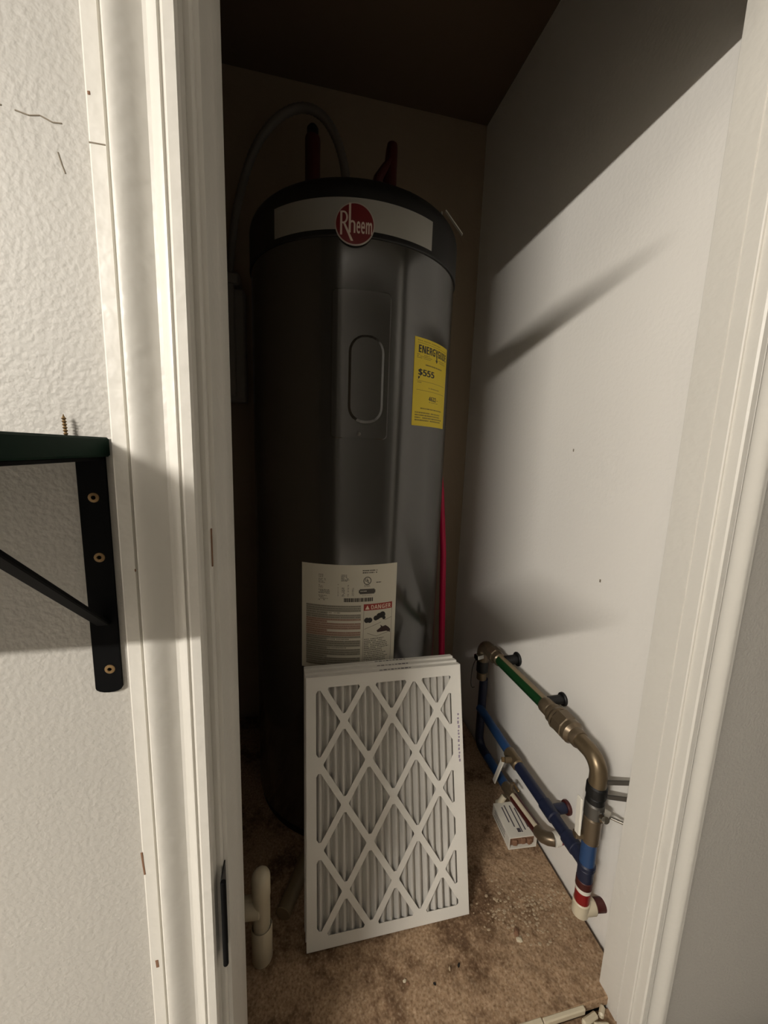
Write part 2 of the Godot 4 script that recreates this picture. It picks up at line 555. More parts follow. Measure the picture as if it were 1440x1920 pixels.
func build_setting() -> void:
	# closet shell
	var t := mb()
	slab(t, Vector3(XL - 0.1, LOW, ZW - 0.1), Vector3(XR + 0.1, TOP + 0.1, ZW))
	struct("wall_back", t, M.darkened_wall)
	t = mb()
	slab(t, Vector3(XR, LOW, ZW), Vector3(XR + 0.1, TOP + 0.1, ZB))
	var wr := struct("wall_right", t, M.closet_wall)
	t = mb()
	for s in [[Vector3(XR - 0.0008, 1.146, -0.886), 0.003], [Vector3(XR - 0.0008, 0.84, -0.745), 0.004]]:
		box(t, s[0], Vector3(0.0016, 0.007, s[1]), 0.0005)
	obj("paint_nick", t, M.crack, wr)
	t = mb()
	slab(t, Vector3(XL - 0.1, LOW, ZW), Vector3(XL, TOP + 0.1, ZB))
	struct("wall_left", t, M.darkened_wall)
	t = mb()
	slab(t, Vector3(XL, TOP, ZW), Vector3(XR, TOP + 0.1, ZB))
	struct("ceiling", t, M.darkened_ceiling)
	# raised closet floor: board that stops short of the right wall, above a dark void
	t = mb()
	slab(t, Vector3(XL, -0.022, ZW), Vector3(XR - 0.011, 0, -0.521), 0.0025)
	var fl := struct("floor", t, M.floor)
	t = mb()
	slab(t, Vector3(XL, LOW, ZW), Vector3(XR, LOW + 0.02, ZB))
	slab(t, Vector3(XL, LOW, ZB), Vector3(XR, -0.03, -0.522))
	struct("floor_underlay", t, M.black)
	# worn whitish lip on the front edge of the board, broken at its right end
	t = mb()
	var rng := RandomNumberGenerator.new()
	rng.seed = 4
	var x := -0.085
	while x < 0.565:
		var w := rng.randf_range(0.05, 0.11)
		box(t, Vector3(x + w / 2, -0.006 + rng.randf_range(-0.002, 0.001), -0.5185), Vector3(w - 0.002, 0.014, 0.008 + rng.randf_range(0, 0.003)), 0.002)
		x += w
	obj("front_lip", t, M.pvc, fl)
	for p in [[0.585, -0.507, 0.040, 0.012, 12.0], [0.602, -0.492, 0.034, 0.014, -8.0], [0.618, -0.512, 0.022, 0.010, 40.0], [0.575, -0.494, 0.026, 0.008, 3.0]]:
		t = mb()
		box(t, Vector3(p[0], -0.015, p[1]), Vector3(p[2], 0.012, p[3]), 0.003, Basis(Vector3.UP, deg_to_rad(p[4])) * Basis(Vector3.FORWARD, 0.12))
		obj("broken_chunk", t, M.pvc, fl)
	t = mb()
	slab(t, Vector3(-0.095, LOW, -0.5205), Vector3(0.65, -0.024, ZF + 0.02), 0.003)
	struct("trim_4", t, M.floor).name = "trim_4"
	# wall with the doorway
	t = mb()
	slab(t, Vector3(-3.0, LOW, ZB), Vector3(-0.108, TOP + 0.1, ZF))
	slab(t, Vector3(0.662, LOW, ZB), Vector3(1.6, TOP + 0.1, ZR))
	slab(t, Vector3(-0.108, HEAD + 0.02, ZB), Vector3(0.662, TOP + 0.1, ZF))
	var wf := struct("wall_front", t, M.wall)
	# cracks in the plaster left of the casing
	for line in [[Vector2(-0.232, 1.398), Vector2(-0.222, 1.396), Vector2(-0.214, 1.3975), Vector2(-0.205, 1.394), Vector2(-0.198, 1.3945)], [Vector2(-0.255, 1.4005), Vector2(-0.247, 1.399), Vector2(-0.241, 1.400)], [Vector2(-0.203, 1.372), Vector2(-0.2005, 1.362), Vector2(-0.1985, 1.356)]]:
		t = mb()
		for i in line.size() - 1:
			var a: Vector2 = line[i]
			var b: Vector2 = line[i + 1]
			box(t, Vector3((a.x + b.x) / 2, (a.y + b.y) / 2, ZF + 0.0002), Vector3(a.distance_to(b), 0.0011, 0.0006), 0.0002, Basis(Vector3.BACK, (b - a).angle()))
		obj("plaster_crack", t, M.crack, wf)
	# hall around the photographer
	t = mb()
	slab(t, Vector3(-3.0, LOW - 0.1, ZF), Vector3(1.6, LOW, 1.3))
	struct("floor_hall", t, M.hall_floor)
	t = mb()
	slab(t, Vector3(-3.0, TOP, ZF), Vector3(1.6, TOP + 0.1, 1.3))
	struct("ceiling_hall", t, M.hall)
	t = mb()
	slab(t, Vector3(-3.1, LOW - 0.1, 1.22), Vector3(1.7, TOP + 0.1, 1.32))
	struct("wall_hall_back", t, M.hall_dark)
	t = mb()
	slab(t, Vector3(-3.1, LOW - 0.1, ZB), Vector3(-3.0, TOP + 0.1, 1.22))
	struct("wall_hall_left", t, M.hall)
	t = mb()
	slab(t, Vector3(1.6, LOW - 0.1, ZB), Vector3(1.7, TOP + 0.1, 1.22))
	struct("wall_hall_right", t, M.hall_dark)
	# casings
	t = mb()
	prism(t, casing_profile(-0.173, -0.0985), LOW, HEAD + 0.09)
	var c1 := struct("trim_1", t, M.trim)
	t = mb()
	box(t, Vector3(-0.1665, 1.3755, ZF + 0.0143), Vector3(0.0125, 0.0012, 0.0008), 0.0002)
	obj("paint_crack", t, M.crack, c1)
	for p in [[-0.1725, 0.655, 0.0022, 0.030], [-0.1655, 0.512, 0.0034, 0.011], [-0.170, 1.412, 0.0022, 0.003], [-0.1600, 1.0, 0.0012, 0.003]]:
		t = mb()
		box(t, Vector3(p[0], p[1], ZF + 0.0142), Vector3(p[2], p[3], 0.0012), 0.0004, Basis(Vector3.BACK, 0.06))
		obj("paint_chip", t, M.chip, c1)
	t = mb()
	prism(t, casing_profile(0.7185, 0.6455, ZR), LOW, HEAD + 0.09)
	struct("trim_2", t, M.trim)
	t = mb()
	slab(t, Vector3(-0.173, HEAD + 0.02, ZF - 0.001), Vector3(0.7285, HEAD + 0.094, ZF + 0.019), 0.003)
	struct("trim_3", t, M.trim)
	# door frame: rabbeted jambs and head
	var d := Node3D.new()
	d.name = "door_1"
	add_child(d)
	d.set_meta("kind", "structure")
	t = mb()
	prism(t, PackedVector2Array([Vector2(-0.108, ZF + 0.001), Vector2(-0.0935, ZF + 0.001), Vector2(-0.0915, ZF - 0.001), Vector2(-0.0915, -0.437), Vector2(-0.0872, -0.4385), Vector2(-0.0866, -0.4405), Vector2(-0.0866, -0.492), Vector2(-0.0858, -0.494), Vector2(-0.0858, ZB + 0.002), Vector2(-0.0878, ZB), Vector2(-0.108, ZB)]), LOW, HEAD + 0.02)
	var lj := obj("jamb", t, M.trim, d)
	t = mb()
	box(t, Vector3(-0.0910, 1.018, -0.4315), Vector3(0.0014, 0.042, 0.0022), 0.0004)
	obj("mortise_scar", t, M.chip, lj)
	t = mb()
	prism(t, PackedVector2Array([Vector2(0.664, ZR + 0.001), Vector2(0.642, ZR + 0.001), Vector2(0.6405, ZR - 0.0005), Vector2(0.6405, -0.4955), Vector2(0.6422, -0.4965), Vector2(0.6422, -0.4978), Vector2(0.640, -0.4985), Vector2(0.640, ZB + 0.0012), Vector2(0.6412, ZB), Vector2(0.702, ZB), Vector2(0.702, ZB + 0.02), Vector2(0.664, ZB + 0.02)]), LOW, HEAD + 0.02)
	obj("jamb", t, M.trim, d)
	t = mb()
	slab(t, Vector3(-0.0858, HEAD, ZB), Vector3(0.640, HEAD + 0.02, ZF + 0.001), 0.001)
	obj("head_jamb", t, M.trim, d)
	# lower hinge left on the jamb
	t = mb()
	slab(t, Vector3(-0.0915, 0.488, -0.4375), Vector3(-0.0898, 0.615, -0.4145), 0.0004)
	var hl := obj("hinge_leaf", t, M.black, d)
	t = mb()
	rod(t, Vector3(-0.0885, 0.49, -0.4135), Vector3(-0.0885, 0.613, -0.4135), 0.0032, 12, 0.001)
	obj("hinge_barrel", t, M.iron, hl)

# ---------------------------------------------------------------- objects
func build_heater() -> void:
	var h := thing("water_heater", "tall dark grey electric water heater tank with red round badge, standing behind the filters", "water heater")
	var at := Transform3D(Basis.IDENTITY, TC)
	var t := mb()
	lathe(t, [Vector2(0, 0.035), Vector2(TR - 0.001, 0.035), Vector2(TR, 0.037), Vector2(TR, 1.603), Vector2(0.1, 1.603)], at, 96)
	obj("jacket", t, M.jacket, h)
	t = mb()
	lathe(t, [Vector2(0, 0.0), Vector2(TR - 0.012, 0.0), Vector2(TR - 0.006, 0.006), Vector2(TR - 0.006, 0.035)], at, 64)
	obj("base_ring", t, M.black, h)
	# cap with a rolled rim and a rounded shoulder
	t = mb()
	var R := TR + 0.0032
	var pr := [Vector2(TR - 0.002, 1.598), Vector2(R - 0.001, 1.598), Vector2(R + 0.0006, 1.5995), Vector2(R + 0.0006, 1.604), Vector2(R, 1.606), Vector2(R, 1.688)]
	for k in 9:
		var a := PI / 2 * (k + 1) / 9.0
		pr.append(Vector2(R - 0.05 * (1 - cos(a)), 1.688 + 0.048 * sin(a)))
	pr.append_array([Vector2(0.13, 1.742), Vector2(0.0, 1.745)])
	lathe(t, pr, at, 96)
	var cap := obj("top_cap", t, M.cap, h)
	for p in [[-12.0, 0.268], [20.0, 0.268], [-75.0, 0.268], [75.0, 0.268]]:
		t = mb()
		var a := deg_to_rad(p[0])
		var o := TC + Vector3(sin(a) * p[1], 1.727, cos(a) * p[1])
		lathe(t, [Vector2(0.0045, 0), Vector2(0.0045, 0.002), Vector2(0.003, 0.0036), Vector2(0, 0.004)], axis_to(o, Vector3(sin(a) * 0.7, 1, cos(a) * 0.7)), 10)
		obj("cap_screw", t, M.steel, cap)
	# silver name band with the round badge
	var band := obj("name_band", sticker(-47.6, 31.0, 1.6105, 1.6745, R, 0.0008, TC, 32), M.silver, h)
	obj("band_print", band_strip(), M.grey_box, band)
	obj("name_badge", badge_mesh(-8.0, 1.6205, 0.0435, R + 0.001), printed(badge_image(), 0.35), band)
	# upper element access panel with a rounded pocket and a screw
	t = mb()
	bent_pad(t, round_rect(0.138, 0.335, 0.012), -4.0, 1.322, TR - 0.0005, 0.004, 0.002)
	var panel := obj("access_panel", t, M.jacket, h)
	t = mb()
	bent_pad(t, round_rect(0.082, 0.200, 0.038), -1.5, 1.291, TR + 0.003, 0.0075, 0.006)
	obj("panel_pocket", t, M.jacket, panel)
	t = mb()
	var sa := deg_to_rad(-4.2)
	lathe(t, [Vector2(0.0045, 0), Vector2(0.0045, 0.0015), Vector2(0.0028, 0.003), Vector2(0, 0.0032)], axis_to(TC + Vector3(sin(sa) * (TR + 0.0034), 1.166, cos(sa) * (TR + 0.0034)), Vector3(sin(sa), 0, cos(sa))), 12)
	obj("panel_screw", t, M.steel, panel)
	# labels
	obj("rating_label", sticker(-32.0, 18.2, 0.549, 0.838, TR, 0.0006, TC, 24), printed(rating_image(), 0.5), h).set_meta("label", "white rating and danger label")
	obj("energy_label", sticker(23.5, 54.5, 1.195, 1.409, TR, 0.0006, TC, 20), printed(energy_image(), 0.5), h).set_meta("label", "yellow energy cost label")
	# red pipe connections on top
	t = mb()
	var px := TC + Vector3(-0.125, 1.735, 0.015)
	lathe(t, [Vector2(0.024, 0), Vector2(0.024, 0.012), Vector2(0.0205, 0.016), Vector2(0.0205, 0.225), Vector2(0.019, 0.23), Vector2(0.0, 0.23)], Transform3D(Basis.IDENTITY, px), 20)
	var hot := obj("pipe_nipple", t, M.maroon, h)
	hot.set_meta("label", "dark red pipe on the tank top's left")
	t = mb()
	lathe(t, [Vector2(0.012, 0.23), Vector2(0.0155, 0.233), Vector2(0.0155, 0.25), Vector2(0.010, 0.258), Vector2(0, 0.259)], Transform3D(Basis.IDENTITY, px), 16)
	obj("pipe_cap", t, M.black, hot)
	t = mb()
	var p2 := TC + Vector3(0.093, 1.735, 0.01)
	tube(t, curve([p2, p2 + Vector3(0, 0.09, 0), p2 + Vector3(0.002, 0.18, -0.004), p2 + Vector3(0.008, 0.262, -0.01)], 12), [0.022, 0.021, 0.021, 0.021, 0.021, 0.021, 0.021, 0.0205, 0.02, 0.019, 0.018, 0.017, 0.015], 18)
	var cold := obj("pipe_nipple", t, M.maroon, h)
	cold.set_meta("label", "dark red pipe on the tank top's right")
	t = mb()
	tube(t, [p2 + Vector3(0.0, 0.215, 0.006), p2 + Vector3(-0.018, 0.185, 0.012), p2 + Vector3(-0.036, 0.155, 0.014), p2 + Vector3(-0.05, 0.11, 0.014)], [0.008, 0.011, 0.013, 0.012], 12)
	obj("pipe_handle", t, M.maroon, cold)
	# pale strap end standing off the right shoulder
	t = mb()
	var s0 := Vector3(0.408, 1.806, -1.15)
	var s1 := Vector3(0.462, 1.752, -1.15)
	box(t, (s0 + s1) / 2, Vector3(s0.distance_to(s1), 0.0025, 0.030), 0.0006, Basis(Vector3.BACK, -PI / 4) * Basis(Vector3.RIGHT, 0.45))
	box(t, Vector3(0.402, 1.745, -1.168), Vector3(0.004, 0.125, 0.024), 0.0006, Basis(Vector3.BACK, 0.05))
	obj("strap_end", t, M.white, h)

func band_strip() -> ArrayMesh:
	return sticker(-47.2, -41.0, 1.660, 1.6675, TR + 0.0040, 0.0003, TC, 4)

func badge_mesh(deg: float, y: float, r: float, rad: float) -> ArrayMesh:
	var V := PackedVector3Array()
	var N := PackedVector3Array()
	var U := PackedVector2Array()
	var I := PackedInt32Array()
	var rings := 6
	var seg := 48
	for lay in 2:                       # face, then the rim down to the band
		for i in rings + 1:
			if lay == 1 and i < rings:
				continue
			for k in seg:
				for side in (1 if lay == 0 else 2):
					var q := Vector2(cos(TAU * k / seg), sin(TAU * k / seg)) * r * (float(i) / rings)
					var a := deg_to_rad(deg) + q.x / TR
					var d := Vector3(sin(a), 0, cos(a))
					V.append(TC + d * (rad + (0.0026 if side == 0 else 0.0)) + Vector3(0, y + q.y, 0))
					N.append(d if lay == 0 else (Vector3(cos(deg_to_rad(deg)), 0, -sin(deg_to_rad(deg))) * q.x + Vector3.UP * q.y).normalized())
					U.append(Vector2(0.5 + q.x / r * 0.5, 0.5 - q.y / r * 0.5))
	for i in rings:
		for k in seg:
			var k2 := (k + 1) % seg
			var a := i * seg + k
			var b := i * seg + k2
			I.append_array([a, a + seg, b, b, a + seg, b + seg] if false else [a, b, a + seg, b, b + seg, a + seg])
	var o := (rings + 1) * seg
	for k in seg:
		var k2 := (k + 1) % seg
		I.append_array([o + 2 * k, o + 2 * k2, o + 2 * k + 1, o + 2 * k2, o + 2 * k2 + 1, o + 2 * k + 1])
	var ar := []
	ar.resize(Mesh.ARRAY_MAX)
	ar[Mesh.ARRAY_VERTEX] = V
	ar[Mesh.ARRAY_NORMAL] = N
	ar[Mesh.ARRAY_TEX_UV] = U
	ar[Mesh.ARRAY_INDEX] = I
	var m := ArrayMesh.new()
	m.add_surface_from_arrays(Mesh.PRIMITIVE_TRIANGLES, ar)
	return m

func badge_image() -> Image:
	var im := Image.create(384, 384, false, Image.FORMAT_RGB8)
	im.fill(Color(0.66, 0.64, 0.60))
	fill_disc(im, Vector2(192, 192), 182, Color(0.40, 0.03, 0.06))
	fill_disc(im, Vector2(192, 192), 192, Color(0.68, 0.64, 0.60), 180)
	var ink := Color(0.80, 0.74, 0.68)
	# tall R with a long leg, joined by the high stem of the h
	fill_poly(im, PackedVector2Array([Vector2(52, 82), Vector2(72, 82), Vector2(72, 292), Vector2(52, 292)]), ink)
	for k in 24:
		var a0 := -PI / 2 + PI * k / 24.0
		var a1 := -PI / 2 + PI * (k + 1) / 24.0
		var c := Vector2(84, 136)
		var ro := Vector2(42, 56)
		var ri := Vector2(24, 40)
		fill_poly(im, PackedVector2Array([c + Vector2(cos(a0), sin(a0)) * ro, c + Vector2(cos(a1), sin(a1)) * ro, c + Vector2(cos(a1), sin(a1)) * ri, c + Vector2(cos(a0), sin(a0)) * ri]), ink)
	im.fill_rect(Rect2i(60, 80, 26, 16), ink)
	im.fill_rect(Rect2i(60, 176, 26, 16), ink)
	fill_poly(im, PackedVector2Array([Vector2(78, 186), Vector2(100, 186), Vector2(180, 344), Vector2(156, 344)]), ink)
	im.fill_rect(Rect2i(134, 10, 20, 262), ink)
	for k in 16:
		var a0 := PI + PI * k / 16.0
		var a1 := PI + PI * (k + 1) / 16.0
		var c := Vector2(168, 196)
		fill_poly(im, PackedVector2Array([c + Vector2(cos(a0) * 30, sin(a0) * 36), c + Vector2(cos(a1) * 30, sin(a1) * 36), c + Vector2(cos(a1) * 14, sin(a1) * 18), c + Vector2(cos(a0) * 14, sin(a0) * 18)]), ink)
	im.fill_rect(Rect2i(182, 190, 16, 82), ink)
	paint_text(im, "eem", Rect2(208, 166, 150, 108), ink, "Droid Sans", 700)
	return im

func rating_image() -> Image:
	var W := 514
	var H := 556
	var im := Image.create(W, H, false, Image.FORMAT_RGB8)
	im.fill(Color(0.80, 0.78, 0.71))
	var rng := RandomNumberGenerator.new()
	rng.seed = 12
	var q := func(x0: float, y0: float, x1: float, y1: float) -> Rect2:
		var a := Vector2((x0 - 75) / 1285.0 * W, (y0 - 85) / 1390.0 * H)
		var b := Vector2((x1 - 75) / 1285.0 * W, (y1 - 85) / 1390.0 * H)
		return Rect2(a, b - a)
	var ink := Color(0.30, 0.28, 0.25)
	var mid := Color(0.47, 0.44, 0.39)
	var faint := Color(0.60, 0.57, 0.51)
	fine_print(im, q.call(310, 210, 375, 255), 3, mid, rng)
	fine_print(im, q.call(312, 265, 440, 330), 4, mid, rng, 0.9, 0.5)
	fine_print(im, q.call(312, 345, 372, 395), 3, mid, rng)
	fine_print(im, q.call(312, 405, 460, 465), 4, ink, rng)
	fine_print(im, q.call(312, 480, 440, 555), 4, mid, rng, 0.8, 0.4)
	fine_print(im, q.call(605, 210, 725, 300), 6, ink, rng, 0.9, 0.4)
	fine_print(im, q.call(615, 375, 655, 495), 7, ink, rng)
	fine_print(im, q.call(690, 340, 705, 495), 8, mid, rng)
	fine_print(im, q.call(745, 375, 775, 490), 7, mid, rng)
	fine_print(im, q.call(560, 330, 575, 495), 8, faint, rng)
	fine_print(im, q.call(880, 150, 1075, 205), 2, ink, rng, 0.95)
	fine_print(im, q.call(1065, 310, 1135, 335), 1, ink, rng, 1.0)
	# round listing mark
	var c: Vector2 = q.call(945, 290, 946, 291).position
	fill_disc(im, c, 21, ink, 17.0)
	paint_text(im, "U", Rect2(c.x - 11, c.y - 12, 11, 16), ink, "Droid Sans", 700)
	paint_text(im, "L", Rect2(c.x + 1, c.y - 5, 10, 16), ink, "Droid Sans", 700)
	fine_print(im, q.call(905, 345, 985, 378), 2, mid, rng)
	var pill: Rect2 = q.call(835, 395, 1055, 462)
	im.fill_rect(Rect2i(pill.grow_individual(-5, 0, -5, 0)), ink)
	im.fill_rect(Rect2i(pill.grow_individual(0, -5, 0, -5)), ink)
	fine_print(im, pill.grow_individual(-8, -9, -46, -9), 1, Color(0.85, 0.83, 0.78), rng, 1.0)
	fine_print(im, q.call(880, 475, 1010, 492), 1, faint, rng)
	# bar code strip
	var bar: Rect2 = q.call(645, 512, 1025, 562)
	im.fill_rect(Rect2i(bar), Color(0.62, 0.59, 0.53))
	var x := bar.position.x
	while x < bar.end.x - 4:
		var w := rng.randf_range(2, 9)
		im.fill_rect(Rect2i(int(x), int(bar.position.y), int(w), int(bar.size.y)), Color(0.22, 0.20, 0.18))
		x += w + rng.randf_range(2, 6)
	# dense instructions block
	var y := 615.0
	var row := 0
	while y < 1400:
		var reddish := y > 760 and y < 1000
		var col := Color(0.50, 0.37, 0.31) if reddish else Color(0.42, 0.40, 0.35)
		var full := not (row % 4 == 3)
		fine_print(im, q.call(140, y, 870 if full else rng.randf_range(300, 760), y + 19), 1, col, rng, 0.97)
		im.fill_rect(Rect2i(q.call(140, y - 6, 870 if full else 430, y + 23)), Color(0.66, 0.56, 0.49).lerp(Color(0.6, 0.58, 0.52), 0.0 if reddish else 1.0))
		fine_print(im, q.call(142, y, 868 if full else 420, y + 19), 1, col, rng, 0.97)
		y += 29
		row += 1
	fine_print(im, q.call(170, 1405, 1290, 1430), 1, mid, rng, 0.95)
	# danger panel
	var dp: Rect2 = q.call(905, 600, 1305, 1400)
	for e in [Rect2(dp.position, Vector2(dp.size.x, 2)), Rect2(dp.position, Vector2(2, dp.size.y)), Rect2(dp.position + Vector2(dp.size.x - 2, 0), Vector2(2, dp.size.y))]:
		im.fill_rect(Rect2i(e), mid)
	im.fill_rect(Rect2i(q.call(905, 596, 1305, 682)), Color(0.58, 0.17, 0.13))
	var dr: Rect2 = q.call(1005, 612, 1285, 668)
	paint_text(im, "DANGER", dr, Color(0.88, 0.80, 0.72), "Droid Sans", 700)
	var tp: Rect2 = q.call(925, 610, 985, 668)
	fill_poly(im, PackedVector2Array([Vector2(tp.position.x, tp.end.y), Vector2(tp.get_center().x, tp.position.y), tp.end]), Color(0.88, 0.80, 0.72))
	# hand under a hot tap
	for s in [[950, 810, 14], [990, 812, 14], [1075, 790, 13], [1120, 765, 15], [1165, 755, 17], [1190, 800, 9], [1100, 790, 10]]:
		var o: Vector2 = q.call(s[0], s[1], s[0] + 1, s[1] + 1).position
		fill_disc(im, o, s[2], Color(0.09, 0.08, 0.07))
	var hand := PackedVector2Array()
	for p in [[1090, 960], [1130, 935], [1150, 920], [1140, 890], [1175, 915], [1215, 905], [1260, 935], [1290, 970], [1290, 1010], [1230, 985], [1150, 985], [1100, 985]]:
		hand.append(q.call(p[0], p[1], p[0] + 1, p[1] + 1).position)
	fill_poly(im, hand, Color(0.20, 0.10, 0.09))
	for s in [[[920, 925], [1150, 850]], [[960, 985], [1090, 1035]], [[1090, 1035], [1290, 990]], [[1200, 830], [1300, 800]]]:
		for k in 60:
			var o: Vector2 = q.call(lerpf(s[0][0], s[1][0], k / 60.0), lerpf(s[0][1], s[1][1], k / 60.0), 0, 0).position
			im.fill_rect(Rect2i(int(o.x), int(o.y), 2, 2), mid)
	fine_print(im, q.call(920, 1060, 1280, 1390), 13, Color(0.42, 0.41, 0.37), rng, 0.95, 0.35)
	return im

func energy_image() -> Image:
	var W := 330
	var H := 440
	var im := Image.create(W, H, false, Image.FORMAT_RGB8)
	im.fill(Color(0.83, 0.73, 0.09))
	var rng := RandomNumberGenerator.new()
	rng.seed = 5
	var ink := Color(0.10, 0.09, 0.02)
	var mid := Color(0.52, 0.45, 0.06)
	fine_print(im, Rect2(20, 12, 200, 8), 1, mid, rng, 0.9)
	im.fill_rect(Rect2i(18, 24, 292, 2), mid)
	paint_text(im, "ENERGY", Rect2(28, 34, 168, 38), ink, "Droid Sans", 700)
	paint_text(im, "GUIDE", Rect2(198, 34, 110, 38), ink, "Droid Sans", 700)
	for k in 3:
		paint_text(im, "ENERGY", Rect2(28 + k, 34, 168, 38), ink, "Droid Sans", 700)
		paint_text(im, "GUIDE", Rect2(198 + k, 34, 110, 38), ink, "Droid Sans", 700)
	fill_poly(im, PackedVector2Array([Vector2(182, 64), Vector2(192, 64), Vector2(192, 88), Vector2(200, 88), Vector2(187, 104), Vector2(174, 88), Vector2(182, 88)]), ink)
	fine_print(im, Rect2(18, 80, 140, 24), 3, mid, rng, 0.9, 0.3)
	fine_print(im, Rect2(210, 84, 95, 18), 2, mid, rng, 0.9, 0.3)
	fine_print(im, Rect2(85, 124, 170, 12), 1, Color(0.30, 0.26, 0.04), rng, 1.0)
	for k in 4:
		paint_text(im, "$555", Rect2(32 + k, 150, 134, 36), ink, "Droid Sans", 700)
	fill_poly(im, PackedVector2Array([Vector2(32, 190), Vector2(48, 190), Vector2(34, 206)]), ink)
	im.fill_rect(Rect2i(24, 210, 282, 2), mid)
	fine_print(im, Rect2(30, 216, 30, 10), 1, mid, rng, 1.0)
	fine_print(im, Rect2(120, 238, 110, 10), 1, mid, rng, 0.95)
	im.fill_rect(Rect2i(24, 256, 282, 2), mid)
	for k in 2:
		paint_text(im, "4622", Rect2(126 + k, 282, 74, 22), Color(0.18, 0.16, 0.03), "Droid Sans", 700)
	fine_print(im, Rect2(204, 294, 22, 8), 1, mid, rng, 1.0)
	fine_print(im, Rect2(130, 310, 96, 9), 1, mid, rng, 0.95)
	fine_print(im, Rect2(60, 346, 220, 12), 1, Color(0.36, 0.31, 0.04), rng, 1.0)
	fine_print(im, Rect2(20, 368, 282, 52), 4, Color(0.40, 0.35, 0.05), rng, 0.95, 0.2)
	return im

# ---- air filters
const FW := 0.394
const FH := 0.599
const FT := 0.0192

func filter_cells() -> Array:
	# diamond lattice cut from one sheet: cells inset by half a strap, clipped to the border, corners rounded
	var cw := 0.1185
	var ch := 0.1885
	var strap := 0.0145
	var inner := PackedVector2Array([Vector2(0.0235, 0.026), Vector2(FW - 0.0275, 0.026), Vector2(FW - 0.0275, FH - 0.026), Vector2(0.0235, FH - 0.026)])
	var x0 := 0.2285 * FW
	var y0 := FH * (1.0 - 0.18)
	var out := []
	for i in range(-3, 5):
		for j in range(-2, 5):
			for half in 2:
				# cells between the crossings: centre offset half a diamond from a crossing
				var c := Vector2(x0 + (i + 0.5 * half) * cw, y0 - (j + 0.5 * half) * ch - ch * 0.5 + 0.0)
				var dia := PackedVector2Array([c + Vector2(-cw / 2, 0), c + Vector2(0, ch / 2), c + Vector2(cw / 2, 0), c + Vector2(0, -ch / 2)])
				var hole := PackedVector2Array()
				for q in Geometry2D.offset_polygon(dia, -strap / 2, Geometry2D.JOIN_MITER):
					for piece in Geometry2D.intersect_polygons(q, inner):
						for sm in Geometry2D.offset_polygon(piece, -0.0035, Geometry2D.JOIN_MITER):
							for rd in Geometry2D.offset_polygon(sm, 0.0035, Geometry2D.JOIN_ROUND):
								var area := 0.0
								for k in rd.size():
									area += rd[k].cross(rd[(k + 1) % rd.size()])
								if absf(area) / 2 > 0.00018:
									hole = rd
				out.append([dia, hole])
	return out

func frame_sheet(st: SurfaceTool, z0: float, z1: float) -> void:
	var rect := PackedVector2Array([Vector2.ZERO, Vector2(FW, 0), Vector2(FW, FH), Vector2(0, FH)])
	for cell in filter_cells():
		var dia: PackedVector2Array = cell[0]
		var hole: PackedVector2Array = cell[1]
		var cx := 0.0
		for p in (hole if hole.size() else dia):
			cx += p.x / (hole if hole.size() else dia).size()
		for half in [[-9.0, cx], [cx, 9.0]]:
			var strip := PackedVector2Array([Vector2(half[0], -9), Vector2(half[1], -9), Vector2(half[1], 9), Vector2(half[0], 9)])
			for a in Geometry2D.intersect_polygons(dia, rect):
				for b in Geometry2D.intersect_polygons(a, strip):
					var left: Array = Geometry2D.clip_polygons(b, hole) if hole.size() else [b]
					for c in left:
						var idx := Geometry2D.triangulate_polygon(c)
						for k in range(0, idx.size(), 3):
							for e in [[z0, Vector3.BACK], [z1, Vector3.FORWARD]]:
								tri(st, Vector3(c[idx[k]].x, c[idx[k]].y, e[0]), Vector3(c[idx[k + 1]].x, c[idx[k + 1]].y, e[0]), Vector3(c[idx[k + 2]].x, c[idx[k + 2]].y, e[0]), e[1])
		for i in hole.size():
			var p := hole[i]
			var q := hole[(i + 1) % hole.size()]
			var m := Vector2.ZERO
			for h in hole:
				m += h / hole.size()
			var n := m - (p + q) / 2
			quad(st, Vector3(p.x, p.y, z0), Vector3(q.x, q.y, z0), Vector3(q.x, q.y, z1), Vector3(p.x, p.y, z1), Vector3(n.x, n.y, 0))

